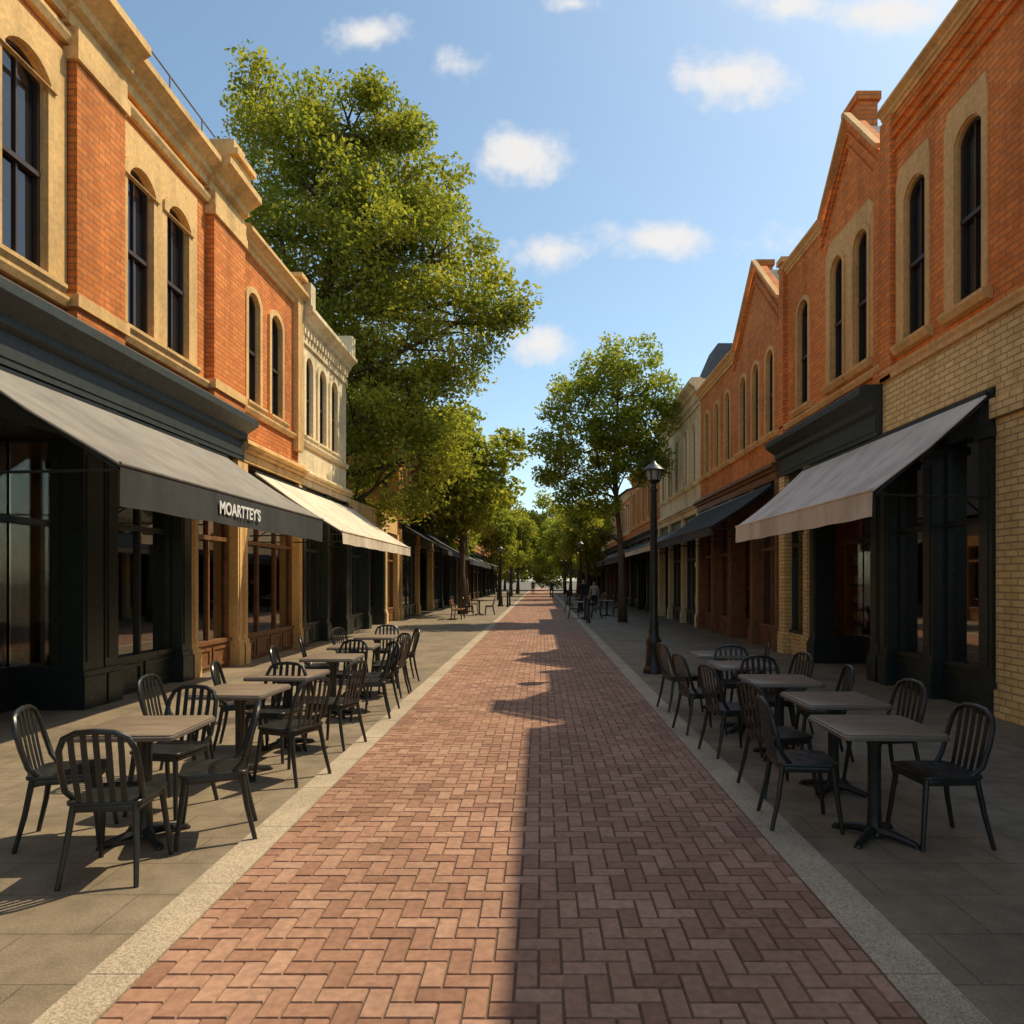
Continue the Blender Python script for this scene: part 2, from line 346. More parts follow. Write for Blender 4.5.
# ---- LEFT
W1=[(5.55,6.2,5.42,8.0),(6.75,7.4,5.42,8.0),(7.88,8.62,5.42,8.0),(10.28,10.97,5.42,7.9),(11.36,12.07,5.42,7.9),(1.5,2.2,5.42,8.0),(2.8,3.5,5.42,8.0)]
G=building('brick_shop_building','L',-4,14.1,9.35,'brick','stone',W1,surround=0,corn=(.5,.34),string=5.30,key=False)
S=G.g('stone_bays','stone')
for a,b,ws in ((5.2,8.95,W1[:3]),(10.05,12.35,W1[3:5]),(1.1,3.9,W1[5:])):
    S.panel('L',[(a,5.31),(b,5.31),(b,8.42),(a,8.42)],[arch(x0-.001,x1+.001,z0+.001,z1+.001,.2) for x0,x1,z0,z1 in ws],-.02,.035)
    for x0,x1,z0,z1 in ws: G.g('arch_mouldings','stone').panel('L',arch(x0-.13,x1+.13,z1-.25,z1+.15,.24),[arch(x0+.0,x1-.0,z1-.24,z1+.002,.2)],.0,.07)
Bp=G.g('brick_pilasters','brick')
for a,b in ((8.98,10.02),(12.75,14.08),(3.95,5.15)):
    Bp.box('L',a,b,4.95,8.46,-.01,.15)
    S.box('L',a-.05,b+.012 if b>14 else b+.05,8.36,8.52,-.01,.20); S.box('L',a-.04,b+.01 if b>14 else b+.04,5.20,5.36,-.01,.195)
    cornice(S,'L',a-.08,b+.015 if b>14 else b+.08,8.80,9.47,.48)
    S.box('L',a-.02,b+.005,8.54,8.80,.0,.18)
S.profile('L',-3.98,14.085,[(-.02,8.54),(.07,8.55),(.11,8.63),(.11,8.68),(-.02,8.7)])
S.box('L',13.3,14.0,9.45,9.75,-.3,.30); S.box('L',13.2,14.08,9.75,9.86,-.35,.38); S.box('L',13.4,13.9,9.86,10.15,-.25,.22)
S.box('L',-4,13.2,9.4,9.52,-.3,.12)
rl=G.g('roof_railing','rail')
for z in (9.8,10.05): rl.tube([P('L',-4,z,-.05),P('L',13.2,z,-.05)],.016,6)
for x in np.arange(-3.8,13.2,1.1): rl.tube([P('L',x,9.5,-.05),P('L',x,10.05,-.05)],.014,6)
fascia(G,'L',-4,14.09,4.1,4.95)
shopfront(G,'L',-3.98,9.6,4.1,5,'dark','dark',door=1,piw=.42)
shopfront(G,'L',9.64,12.0,4.1,1,'dark','dark',door=5)
shopfront(G,'L',12.04,14.08,4.1,1,'wood','stone',riser='wood',door=5,piw=.22)
G.done()
G=building('brick_shop_building','L',14.1,17.6,8.85,'brick2','stone',[(14.5,15.1,5.4,7.75),(15.75,16.4,5.4,7.75)],corn=(.35,.28),surround=.12,key=False)
shopfront(G,'L',14.11,17.59,4.1,1,'wood','stone',riser='wood',door=5,piw=.22)
fascia(G,'L',14.11,17.59,4.1,4.55,'stone',.2)
G.g('stone_piers','stone').box('L',17.2,17.59,4.9,9.15,0,.14)
G.g('stone_piers','stone').box('L',17.15,17.595,9.15,9.25,-.3,.25)
G.done()
G=building('cream_stone_building','L',17.6,21.9,8.6,'cream','cream',[(18.05,18.6,5.4,7.5),(19.15,19.75,5.4,7.5),(20.25,20.85,5.4,7.5)],corn=(.5,.36),rise=.26,dentils=True)
shopfront(G,'L',17.61,21.89,4.1,2,'dark','dark',door=1)
fascia(G,'L',17.61,21.89,4.1,4.5,'cream',.2)
for a in (17.65,21.5): G.g('stone_piers','cream').box('L',a,a+.36,8.55,9.2,-.25,.3)
G.done()
G=Group('corner_shop',(-7.5,26,0))
shopfront(G,'L',21.92,27.0,3.6,2,'dark','dark',door=1); shopfront(G,'L',27.02,29.6,3.6,1,'wood','stone',door=5)
G.g('parapet','stone').box('L',21.92,29.6,3.6,4.3,-.3,.02); G.g('roof','slate').box('L',21.92,29.6,3.7,3.8,-4.6,-.31); G.g('back_wall','brick2').box('L',21.92,29.6,0,3.69,-4.7,-4.45)
G.g('back_wall','brick2').box('L',29.35,29.6,0,3.69,-4.4,-.31); G.done()
def generic(name,side,u0,u1,top,wall,trim,nw,z0=4.9,z1=6.6,nb=3,paint='dark',pier='dark',zs=3.9,gable=None,rise=.2):
    sp=(u1-u0)/nw; ww=min(.75,sp*.45)
    wins=[(u0+sp*(i+.5)-ww/2,u0+sp*(i+.5)+ww/2,z0,z1) for i in range(nw)]
    G=building(name,side,u0,u1,top,wall,trim,wins,zs=zs,corn=(.4,.3),gable=gable,rise=rise,string=z0-.12,key=False)
    shopfront(G,side,u0+.01,u1-.01,zs,nb,paint,pier,interior=False); fascia(G,side,u0+.01,u1-.01,zs,zs+.4,'charcoal',.2); return G
generic('brick_shop_building','L',30,39,7.4,'brick2','stone',4,nb=2,pier='stone').done()
generic('stone_shop_building','L',39.02,50,7.9,'stone','cream',5,nb=3).done()
generic('brick_shop_building','L',50.02,66,7.0,'brick','cream',6,nb=4,paint='wood').done()
generic('brick_shop_building','L',66.02,96,7.4,'brick2','stone',10,nb=6).done()
# ---- RIGHT
WR1=[(9.02,9.62,5.4,7.85),(10.35,10.95,5.4,7.85),(5.0,5.6,5.4,7.85),(6.3,6.9,5.4,7.85),(1,1.6,5.4,7.85)]
G=building('brick_shop_building','R',-4,11.6,9.38,'brickR','stoneR',WR1,surround=0,corn=(.18,.16),string=5.12,key=False)
T=G.g('stone_panels','stoneR')
for z in (8.55,8.8,8.98): G.g('brick_courses','brickR').profile('R',-3.99,11.59,[(-.02,z),(.05,z+.01),(.08,z+.06),(-.02,z+.08)])
for a,b in ((11.25,11.59),(7.7,8.05)): G.g('brick_pilasters','brickR').box('R',a,b,4.95,9.2,-.01,.09)
for x0,x1,z0,z1 in WR1: T.panel('R',[(x0-.12,5.42),(x1+.24,5.42),(x1+.24,7.98),(x1+.14,8.2),(x0-.08,8.2),(x0-.12,7.98)],[arch(x0-.001,x1+.001,5.43,z1+.001,.2)],-.02,.03)
Y=G.g('yellow_brickwork','ybrick')
Y.box('R',-3.99,11.59,4.12,4.93,-.01,.04); Y.box('R',7.55,8.68,0,4.12,-.3,.06); Y.box('R',7.5,8.72,3.7,3.95,-.29,.12)
Y.box('R',7.5,8.72,0,.35,-.29,.10)
G.g('stone_course','stoneR').profile('R',-3.99,11.59,[(-.01,4.93),(.09,4.95),(.09,5.02),(-.01,5.04)])
shopfront(G,'R',8.7,11.58,4.1,2,'dark','dark',door=5,piw=.26)
shopfront(G,'R',-3.9,7.54,4.1,5,'dark','dark',door=1)
G.done()
G=building('brick_gabled_shop','R',11.6,16.5,8.95,'brickR','stoneR',[(12.15,12.7,5.5,7.9),(13.15,13.7,5.5,7.9),(14.85,15.45,5.45,7.75)],gable=(12.95,1.15,10.2),corn=(.2,.14),surround=.09,key=False)
G.g('stone_panels','stoneR').panel('R',[(11.9,5.5),(13.95,5.5),(13.95,8.1),(13.75,8.3),(12.1,8.3),(11.9,8.1)],[arch(12.06,12.79,5.51,7.99,.22),arch(13.06,13.79,5.51,7.99,.22)],-.02,.03)
C=G.g('chimney','brickR2'); C.xbox(6.05,6.42,13.35,13.95,8.3,10.85); C.xbox(6.0,6.47,13.3,14.0,10.85,11.0)
G.g('brick_pilasters','brickR').box('R',11.62,11.85,4.9,8.7,-.01,.08); G.g('brick_pilasters','brickR').box('R',16.2,16.48,4.9,9.05,-.01,.10); G.g('stone_piers','stoneR').box('R',16.15,16.49,9.05,9.17,-.3,.16)
fascia(G,'R',11.61,16.49,4.1,4.95)
shopfront(G,'R',11.61,14.6,4.1,1,'dark','dark',door=0); shopfront(G,'R',14.62,16.48,4.1,1,'dark','ybrick',riser='ybrick',door=5,piw=.34)
G.done()
wins=[(u-.27,u+.27,5.3,7.4) for u in (17.35,18.5,19.65,21.3,22.6,23.9)]
G=building('brick_gabled_shop','R',16.5,25,8.4,'brickR2','stoneR',wins,gable=(18.6,1.9,10.05),corn=(.3,.2),surround=.10,rise=.24,key=False)
C=G.g('chimney','brickR2'); C.xbox(6.1,6.55,19.8,20.3,8,10.6); C.xbox(6.05,6.6,19.75,20.35,10.6,10.75)
fascia(G,'R',16.51,24.99,4.1,4.5,'wood',.25); shopfront(G,'R',16.51,24.99,4.1,4,'wood','wood',door=1); G.done()
wins=[(u-.3,u+.3,5.3,7.5) for u in (26,27.5,29.2,30.9,32.4)]
G=building('cream_stone_building','R',25,33.5,8.9,'cream','cream',wins,corn=(.6,.4),surround=.14,rise=.28,dentils=True,key=False)
R=G.g('hip_roof','slate'); b=len(R.v)
R.v+=[(5.9,25.2,8.9),(5.9,27.6,8.9),(9.5,27.6,8.9),(9.5,25.2,8.9),(6.5,25.7,10.4),(6.5,27.1,10.4),(8.9,27.1,10.4),(8.9,25.7,10.4)]
R.f+=[(b,b+1,b+5,b+4),(b+1,b+2,b+6,b+5),(b+2,b+3,b+7,b+6),(b+3,b,b+4,b+7),(b+4,b+5,b+6,b+7)]
fascia(G,'R',25.01,33.49,4.1,4.5,'cream',.25); shopfront(G,'R',25.01,33.49,4.1,3,'dark','cream',door=2,interior=False); G.done()
generic('brick_shop_building','R',33.52,44,8.1,'brickR2','stoneR',5,5,7).done()
generic('brick_shop_building','R',44.02,60,7.4,'brickR','cream',7,nb=5,pier='wood').done()
generic('stone_shop_building','R',60.02,96,7.2,'cream','stone',12,nb=7).done()
# ------------------------------------------------------------ awnings
def awning(name,side,u0,u1,zt,wo,zo,vh,top,val,wi=.14,text=None):
    G=Group(name,P(side,(u0+u1)/2,zo,wo)); A=G.g('canvas_top',top); V=G.g('valance',val); F=G.g('frame','black')
    nu=max(8,int((u1-u0)/.25)); nv=8; b=len(A.v)
    for i in range(nu+1):
        u=u0+(u1-u0)*i/nu
        for j in range(nv+1):
            t=j/nv; A.v.append(P(side,u,zt+(zo-zt)*t-.05*math.sin(math.pi*t)-.012*math.sin(u*5.1)*math.sin(math.pi*t),wi+(wo-wi)*t))
    for i in range(nu):
        for j in range(nv):
            a=b+i*(nv+1)+j; A.f.append((a,a+1,a+nv+2,a+nv+1))
    nu2=nu*3; b=len(V.v)
    for i in range(nu2+1):
        u=u0+(u1-u0)*i/nu2; r=.010*math.sin(u*2.3)+.004*math.sin(u*7)
        V.v+=[P(side,u,zo-.003,wo+.004),P(side,u,zo-vh*.5,wo+.006+r*.5),P(side,u,zo-vh+.005*math.cos(u*5),wo+.008+r)]
    for i in range(nu2):
        for j in range(2): a=b+i*3+j; V.f.append((a,a+1,a+4,a+3))
    H=G.g('hem',top)
    H.tube([P(side,u0,zo,wo),P(side,u1,zo,wo)],.022,8)
    H.tube([P(side,u0,zt-.02,wi),P(side,u0,(zt+zo)/2-.06,(wi+wo)/2),P(side,u0,zo-.01,wo)],.014,6)
    F.tube([P(side,u0,zo-.045,wo-.04),P(side,u1,zo-.045,wo-.04)],.02,8)
    for k in range(max(2,int((u1-u0)/2.2))+1):
        n=max(2,int((u1-u0)/2.2)); u=u0+.03+(u1-u0-.06)*k/n
        F.tube([P(side,u,zt-.08,wi-.02),P(side,u,(zt+zo)/2-.09,(wi+wo)/2),P(side,u,zo-.05,wo-.05)],.016,6)
        F.tube([P(side,u,zo-.1,wi-.12),P(side,u,zo-.06,wo-.06)],.016,6)
    F.box(side,u0,u1,zt-.08,zt+.04,.0,wi+.01)
    G.done(True)
    if text:
        cu=bpy.data.curves.new('lettering','FONT'); cu.body=text; cu.size=.225; cu.extrude=.002; cu.offset=.006; cu.align_x='CENTER'; cu.space_character=1.0
        cu.materials.append(M['white']); t=bpy.data.objects.new('awning_lettering',cu); col.objects.link(t)
        t.matrix_world=Matrix(((0,0,1,-XL+wo+.034),(1,0,0,9.62),(0,1,0,zo-vh*.5-.08),(0,0,0,1)))
        t.parent=G.e; t.matrix_parent_inverse=Matrix.Translation(-Vector(G.e.location))
awning('shop_awning','L',6.9,13.3,4.02,1.95,2.85,.42,'aw_grey','aw_dark',text="MOARTTEY'S")
awning('shop_awning','L',14.6,22.2,3.95,1.95,2.72,.26,'aw_white','aw_white')
awning('shop_awning','R',8.75,14.9,4.02,1.55,2.83,.34,'aw_pale','aw_white')
awning('shop_awning','R',16.9,24.7,4.0,1.6,3.0,.22,'aw_dark','aw_dark')
awning('shop_awning','R',25.3,33.2,3.7,1.7,3.0,.22,'aw_grey','aw_white')
awning('shop_awning','R',34,43.7,3.7,1.8,2.9,.3,'aw_dark','aw_dark')
awning('shop_awning','R',44.5,59.5,3.7,1.8,2.9,.3,'aw_grey','aw_dark')
awning('shop_awning','R',61,90,3.7,1.8,2.9,.3,'aw_dark','aw_dark')
awning('shop_awning','L',30.2,38.8,4.1,2.1,3.0,.22,'aw_dark','aw_dark')
awning('shop_awning','L',39.3,49.7,3.7,2.1,2.9,.3,'aw_grey','aw_dark')
awning('shop_awning','L',50.5,65.5,3.7,2.0,2.9,.3,'aw_dark','aw_dark')
awning('shop_awning','L',67,92,3.7,2.0,2.9,.3,'aw_grey','aw_dark')
# ------------------------------------------------------------ ground & road
def sheet(name,x0,x1,y0,y1,z,mat):
    mb=MB(); mb.v=[(x0,y0,z),(x1,y0,z),(x1,y1,z),(x0,y1,z)]; mb.f=[(0,1,2,3)]
    return obj(name,tomesh(name,[(mb,M[mat])]))
sheet('ground',-700,700,-300,1200,-.006,'ground')
BX0,BX1=-1.71,1.47
sheet('pavement',-16,BX0-.22,-6,110,0,'slab'); sheet('pavement',BX1+.24,16,-6,110,0,'slab')
sheet('road',BX0-.1,BX1+.1,-6,160,.002,'mortar')
for x0,x1 in ((BX0-.23,BX0),(BX1,BX1+.25)):
    mb=MB(); y=-6
    while y<110: L=.9; mb.xbox(x0+random.uniform(0,.003),x1-random.uniform(0,.003),y,y+L-.006,-.004,.012+random.uniform(0,.002)); y+=L
    obj('kerb',tomesh('kerb',[(mb,M['kerb'])]))
v=[];f=[]; Wd=.1; nx=int((BX1-BX0)/Wd)+3
def brick(x0,x1,y0,y1):
    x0=max(x0,BX0+.002);x1=min(x1,BX1-.002)
    if x1-x0<.015: return
    g=.0028;c=.005; z=.011+random.uniform(-.0012,.0012); tx=random.uniform(-.0006,.0006); b=len(v)
    v.extend([(x0+g,y0+g,0),(x1-g,y0+g,0),(x1-g,y1-g,0),(x0+g,y1-g,0),(x0+g+c,y0+g+c,z+tx),(x1-g-c,y0+g+c,z),(x1-g-c,y1-g-c,z-tx),(x0+g+c,y1-g-c,z)])
    f.extend([(b+4,b+5,b+6,b+7),(b,b+1,b+5,b+4),(b+1,b+2,b+6,b+5),(b+2,b+3,b+7,b+6),(b+3,b,b+4,b+7)])
for bq in range(-30,720):
    for a in range(-2,nx):
        mm=(a-bq)%4; x=BX0+a*Wd; y=bq*Wd
        if mm==0: brick(x,x+2*Wd,y,y+Wd)
        elif mm==3: brick(x,x+Wd,y,y+2*Wd)
me=bpy.data.meshes.new('paving_bricks'); me.from_pydata(v,[],f); me.materials.append(M['paver']); obj('brick_paving',me)
mb=MB(); mb.v=[(BX0,72.2,.01),(BX1,72.2,.01),(BX1,160,.01),(BX0,160,.01)]; mb.f=[(0,1,2,3)]
obj('far_brick_paving',tomesh('far_brick_paving',[(mb,M['paver'])]))
# ------------------------------------------------------------ furniture
def rrect(h,r,n=5):
    pts=[]
    for cx,cy,a0 in ((h-r,h-r,0),(-h+r,h-r,90),(-h+r,-h+r,180),(h-r,-h+r,270)):
        for i in range(n+1):
            a=math.radians(a0+90*i/n); pts.append((cx+r*math.cos(a),cy+r*math.sin(a)))
    return pts
def slab(mb,pts,z0,z1,ch=.004):
    n=len(pts); b=len(mb.v)
    def ins(k): 
        return [(x*(1-k/.3),y*(1-k/.3)) for x,y in pts]
    rings=[(ins(ch),z0),(pts,z0+ch),(pts,z1-ch),(ins(ch),z1)]
    for p,z in rings: mb.v+=[(x,y,z) for x,y in p]
    for r in range(3):
        for i in range(n): j=(i+1)%n; mb.f.append((b+r*n+i,b+r*n+j,b+(r+1)*n+j,b+(r+1)*n+i))
    mb.f.append(tuple(b+i for i in range(n-1,-1,-1))); mb.f.append(tuple(b+3*n+i for i in range(n)))
ch=MB()
slab(ch,rrect(.205,.06),.440,.462)
slab(ch,rrect(.185,.05),.400,.441)
for s in (-1,1):
    ch.tube([(s*.165,.165,.44),(s*.185,.19,.22),(s*.205,.215,0)],[.019,.017,.014],8)
    ch.tube([(s*.165,-.165,.44),(s*.185,-.20,.22),(s*.205,-.25,0)],[.019,.017,.014],8)
    ch.tube([(s*.178,-.12,.455),(s*.205,-.175,.52),(s*.208,-.215,.65),(s*.200,-.245,.76),(s*.168,-.262,.830),(s*.10,-.27,.862),(0,-.272,.87)],[.017]*7,8)
ch.tube([(-.17,.17,.395),(.17,-.17,.395)],.008,6)
for x in (-.12,-.06,0,.06,.12):
    zt=.872-.25*abs(x)*.35; yb=-.195
    w=.016; pts=[(x*1.0,yb,.455),(x*1.04,-.225,.6),(x*1.08,-.25,.74),(x*1.08,-.268,zt-.01)]
    b=len(ch.v)
    for px,py,pz in pts: ch.v+=[(px-w,py-.003,pz),(px+w,py-.003,pz),(px+w,py+.003,pz),(px-w,py+.003,pz)]
    for i in range(3):
        for k in range(4): j=(k+1)%4; ch.f.append((b+i*4+k,b+i*4+j,b+i*4+4+j,b+i*4+4+k))
chair_me=tomesh('cafe_chair',[(ch,M['black'])],True)
t1=MB();t2=MB();t3=MB()
slab(t1,rrect(.318,.03),.735,.748,.003); slab(t2,rrect(.328,.035),.708,.7365,.004)
t3.lathe([(.06,.03),(.048,.08),(.042,.2),(.042,.6),(.06,.66),(.06,.69)],n=14)
t3.xbox(-.22,.22,-.02,.02,.685,.709); t3.xbox(-.019,.019,-.22,.22,.682,.707)
for k in range(4):
    a=math.pi/2*k+math.pi/4; c,s=math.cos(a),math.sin(a)
    t3.tube([(0,0,.055),(.12*c,.12*s,.045),(.26*c,.26*s,.018)],[.04,.03,.02],8)
    t3.lathe([(.024,0),(.024,.012),(.018,.02)],(.26*c,.26*s),8)
table_me=tomesh('cafe_table',[(t1,M['top']),(t2,M['edge']),(t3,M['black'])],True)
def table(x,y,rz=0): obj('cafe_table',table_me,None,(x,y,.001),rz)
def chair(x,y,face): obj('cafe_chair',chair_me,None,(x,y,.001),math.radians(face))
r=random.Random(3); j=lambda s:r.uniform(-s,s)
table(-2.60,4.60,.04)
chair(-3.10,4.62,-72); chair(-2.47,4.10,6); chair(-2.17,4.66,112); chair(-2.75,5.2,170)
for i,(x,y) in enumerate(((-2.62,6.1),(-2.58,7.15),(-2.60,8.75),(-2.72,10.2),(-2.78,11.9))):
    table(x,y,j(.08)); chair(x-.52+j(.06),y+j(.10),-90+j(22)); chair(x+.46+j(.05),y+j(.10),90+j(24))
    if i in (2,3): chair(x+.42,y+.45,125+j(10))
    if i in (0,2,4): chair(x+j(.08),y+.62,180+j(16))
for i,(x,y) in enumerate(((2.20,4.62),(2.36,5.65),(2.30,6.75),(2.28,7.95),(2.32,9.1))):
    table(x,y,j(.06)); chair(x-.38 if not i else x-.47+j(.05),y+.28 if i==0 else y+j(.12),-95+j(6) if not i else -92+j(18)); chair(x+.40+j(.04),y+j(.08),90+j(18))
    if i in (2,3): chair(x+.1,y+.6,180+j(12))
for x,y in ((1.95,31),(3.1,33),(2.0,37.2),(-3,34)):
    table(x,y,j(.1)); chair(x-.5,y,-90); chair(x+.5,y,90)
def bench(x,y,rz):
    G=MB(); L=MB()
    for k in range(4): G.xbox(-.75,.75,-.2+k*.11,-.11+k*.11,.42,.45)
    for k in range(3): G.xbox(-.75,.75,-.27-k*.02,-.245-k*.02,.52+k*.12,.61+k*.12)
    for s in (-.6,.6):
        L.tube([(s,.2,0),(s,.18,.42)],.025,8); L.tube([(s,-.25,0),(s,-.2,.42),(s,-.3,.88)],.025,8); L.tube([(s,.2,.41),(s,-.2,.41)],.02,8)
        L.tube([(s,.18,.42),(s,.2,.62),(s,-.25,.64)],.018,8)
    obj('park_bench',tomesh('park_bench',[(G,M['wood']),(L,M['black'])],True),None,(x,y,0),rz)
bench(-3.6,30.5,-math.pi/2); bench(-3.6,38,-math.pi/2); bench(3.4,42,math.pi/2)
def lamp(x,y,s=1):
    a=MB(); g=MB()
    a.lathe([(.19,0),(.19,.08),(.165,.11),(.15,.16),(.13,.5),(.145,.54),(.145,.6),(.10,.66),(.085,.85),(.095,.89),(.078,.95),(.072,1.3),(.060,3.3),(.075,3.33),(.075,3.37),(.045,3.4),(.045,3.45),(.10,3.49),(.13,3.52)],n=16)
    for k in range(6):
        t=math.pi/3*k; c,q=math.cos(t),math.sin(t); a.tube([(.115*c,.115*q,3.51),(.155*c,.155*q,3.70)],.012,6)
    g.lathe([(.11,3.51),(.148,3.695)],n=6)
    a.lathe([(.20,3.69),(.205,3.71),(.13,3.78),(.06,3.83),(.05,3.86),(.02,3.88),(.028,3.91),(.01,3.96)],n=12)
    obj('street_lamp',tomesh('street_lamp',[(a,M['black']),(g,M['lampglass'])],True),None,(x,y,0),0,s)
lamp(2.06,12.8); lamp(2.2,39); lamp(-2.6,45)
bo=MB(); bo.lathe([(.09,0),(.09,.06),(.06,.1),(.055,.8),(.07,.84),(.07,.9),(.045,.97),(.02,.99)],n=14); bme=tomesh('bollard',[(bo,M['black'])],True)
for x,y in ((1.9,28),(1.9,30),(-2.1,44),(-2.1,47),(1.9,46),(1.9,50)): obj('bollard',bme,None,(x,y,0))
# ------------------------------------------------------------ pedestrians in the far distance
def person(x,y,rz,top,leg,h=1.72,st=.2,seed=0):
    V=[(0,0,.95),(0,0,1.1),(0,-.01,1.3),(0,0,1.43),(0,.01,1.5),(0,.025,1.58),(0,.02,1.67)]
    Rr=[(.15,.11),(.13,.10),(.165,.11),(.11,.08),(.052,.052),(.078,.092),(.07,.085)]
    E=[(0,1),(1,2),(2,3),(3,4),(4,5),(5,6)]
    for s in (-1,1):
        b=len(V); a=-s*st*.5
        V+=[(s*.185,0,1.40),(s*.225,a*.4-.02,1.14),(s*.23,a+.04,.91),(s*.225,a*1.15+.06,.82),(s*.22,a*1.2+.075,.745)]
        Rr+=[(.056,.056),(.043,.043),(.030,.030),(.022,.042),(.014,.03)]; E+=[(3,b),(b,b+1),(b+1,b+2),(b+2,b+3),(b+3,b+4)]
        b=len(V); t=s*st
        V+=[(s*.095,0,.86),(s*.10,t*.45+.03,.49),(s*.10,t,.09),(s*.11,t+.14,.035)]
        Rr+=[(.088,.088),(.06,.06),(.042,.042),(.045,.035)]; E+=[(0,b),(b,b+1),(b+1,b+2),(b+2,b+3)]
    me=bpy.data.meshes.new('pedestrian_base'); me.from_pydata(V,E,[]); o=bpy.data.objects.new('tmp',me); col.objects.link(o)
    md=o.modifiers.new('s','SKIN'); sk=me.skin_vertices[0].data
    for i,q in enumerate(Rr): sk[i].radius=q
    sk[0].use_root=True; md2=o.modifiers.new('u','SUBSURF'); md2.levels=2
    dg=bpy.context.evaluated_depsgraph_get(); m2=bpy.data.meshes.new_from_object(o.evaluated_get(dg)); bpy.data.objects.remove(o)
    m2.materials.clear()
    for k in (leg,top,'skin','hair','black'): m2.materials.append(M[k])
    for p in m2.polygons:
        c=p.center; ix=0 if c.z<.96 else 1 if c.z<1.47 else 2
        if abs(c.x)>.17 and c.z<.93 and c.z>.6: ix=2
        if abs(c.x)>.165 and c.z>=.93 and c.z<1.4: ix=1
        if c.z<.085: ix=4
        if c.z>1.66 or (c.z>1.55 and c.y<0.0): ix=3
        p.material_index=ix; p.use_smooth=True
    m2.name='pedestrian'; obj('pedestrian',m2,None,(x,y,0),rz,h/1.74)
try:
    person(2.15,35.5,3.0,'dark_cloth','blue_cloth',1.78,.18); person(2.75,36.2,2.9,'pale_cloth','dark_cloth',1.66,-.15)
    person(2.5,44,.2,'red_cloth','dark_cloth',1.72,.2); person(1.0,66,3.1,'blue_cloth','dark_cloth',1.75,.2); person(-.9,80,.1,'dark_cloth','blue_cloth',1.7,-.2)
except Exception as ex: print('person failed',ex)
# ------------------------------------------------------------ trees
def leafarr(cl,per,size):
    C=[];
    for c,rad in cl:
        n=int(per*rad**2.0); d=rng.normal(size=(n,3)); d/=np.linalg.norm(d,axis=1)[:,None]
        rr=rad*rng.random(n)**.45
        C.append(np.array(c)+d*rr[:,None]*np.array([1,1,.72]))
    C=np.concatenate(C); n=len(C)
    nrm=rng.normal(size=(n,3)); nrm[:,2]=np.abs(nrm[:,2])+.35; nrm/=np.linalg.norm(nrm,axis=1)[:,None]
    t=rng.normal(size=(n,3)); t-=(t*nrm).sum(1)[:,None]*nrm; t/=np.linalg.norm(t,axis=1)[:,None]; bt=np.cross(nrm,t)
    s=size*rng.uniform(.6,1.25,n)[:,None]
    V=np.stack([C-t*s*.6,C+bt*s*.33+nrm*s*.08,C+t*s*.6,C-bt*s*.33+nrm*s*.08],1).reshape(-1,3)
    return V,n
def clumps(lobes,k,cr):
    out=[]
    for c,rad in lobes:
        if isinstance(rad,(int,float)): rad=(rad,rad,rad*.9)
        n=int(k*(rad[0]*rad[2]))+4
        for _ in range(n):
            d=rng.normal(size=3); d/=np.linalg.norm(d); q=rng.uniform(.35,1.02)**.6
            out.append((tuple(np.array(c)+d*q*np.array(rad)),rng.uniform(*cr)))
    return out
def tree_mesh(name,trunk,lobes,k,cr,per,size,leaf='leaf',tr=.3,branches=True):
    B=MB(); trunk=[Vector(p) for p in trunk]; n=len(trunk)
    B.tube(trunk,[tr*1.35]+[tr*(1-.7*i/(n-1)) for i in range(1,n)],12)
    cl=clumps(lobes,k,cr)
    if branches:
        lb=[]
        for c,rad in lobes:
            c=Vector(c); zt=c.z-(rad if isinstance(rad,(int,float)) else rad[2])*1.3
            p=min(trunk[1:],key=lambda q:abs(q.z-zt)+.2*(q-c).length); mid=(p+c)/2+Vector((rng.uniform(-.4,.4),rng.uniform(-.4,.4),-.3)); R=tr*.38
            B.tube([p,p.lerp(mid,.5)+Vector((0,0,.1)),mid,c],[R,R*.8,R*.6,R*.25],8); lb.append((c,mid,R))
        for c,rad in cl[::3]:
            c=Vector(c); L=min(lb,key=lambda q:(q[0]-c).length); s=L[0].lerp(L[1],rng.uniform(0,.7))
            m=(s+c)/2+Vector((0,0,rng.uniform(-.15,.25))); B.tube([s,m,c],[L[2]*.28,L[2]*.18,.008],5)
    V,nl=leafarr(cl,per,size); print(name,nl)
    me=tomesh(name,[(B,M['bark'])],True)
    bv=len(me.vertices); bf=len(me.polygons)
    co=np.empty(bv*3); me.vertices.foreach_get('co',co)
    faces=[tuple(p.vertices) for p in me.polygons]
    me2=bpy.data.meshes.new(name)
    allv=np.concatenate([co.reshape(-1,3),V])
    me2.vertices.add(len(allv)); me2.vertices.foreach_set('co',allv.ravel())
    li=[i for f in faces for i in f]; li=np.concatenate([np.array(li,dtype=np.int32),np.arange(bv,bv+4*nl,dtype=np.int32)])
    ls=np.cumsum([0]+[len(f) for f in faces]); st=np.concatenate([ls[:-1],ls[-1]+4*np.arange(nl)]).astype(np.int32)
    me2.loops.add(len(li)); me2.loops.foreach_set('vertex_index',li)
    me2.polygons.add(len(st)); me2.polygons.foreach_set('loop_start',st)
    mi=np.zeros(len(st),dtype=np.int32); mi[bf:]=1; me2.polygons.foreach_set('material_index',mi)
    sm=np.zeros(len(st),dtype=bool); sm[:bf]=True; me2.polygons.foreach_set('use_smooth',sm)
    me2.materials.append(M['bark']); me2.materials.append(M[leaf]); me2.update(calc_edges=True); me2.validate(); bpy.data.meshes.remove(me)
    return me2
def WL(px,py,D,k): return ((px-541)/k,D,1.7+(580-py)/k)
lobes=[]
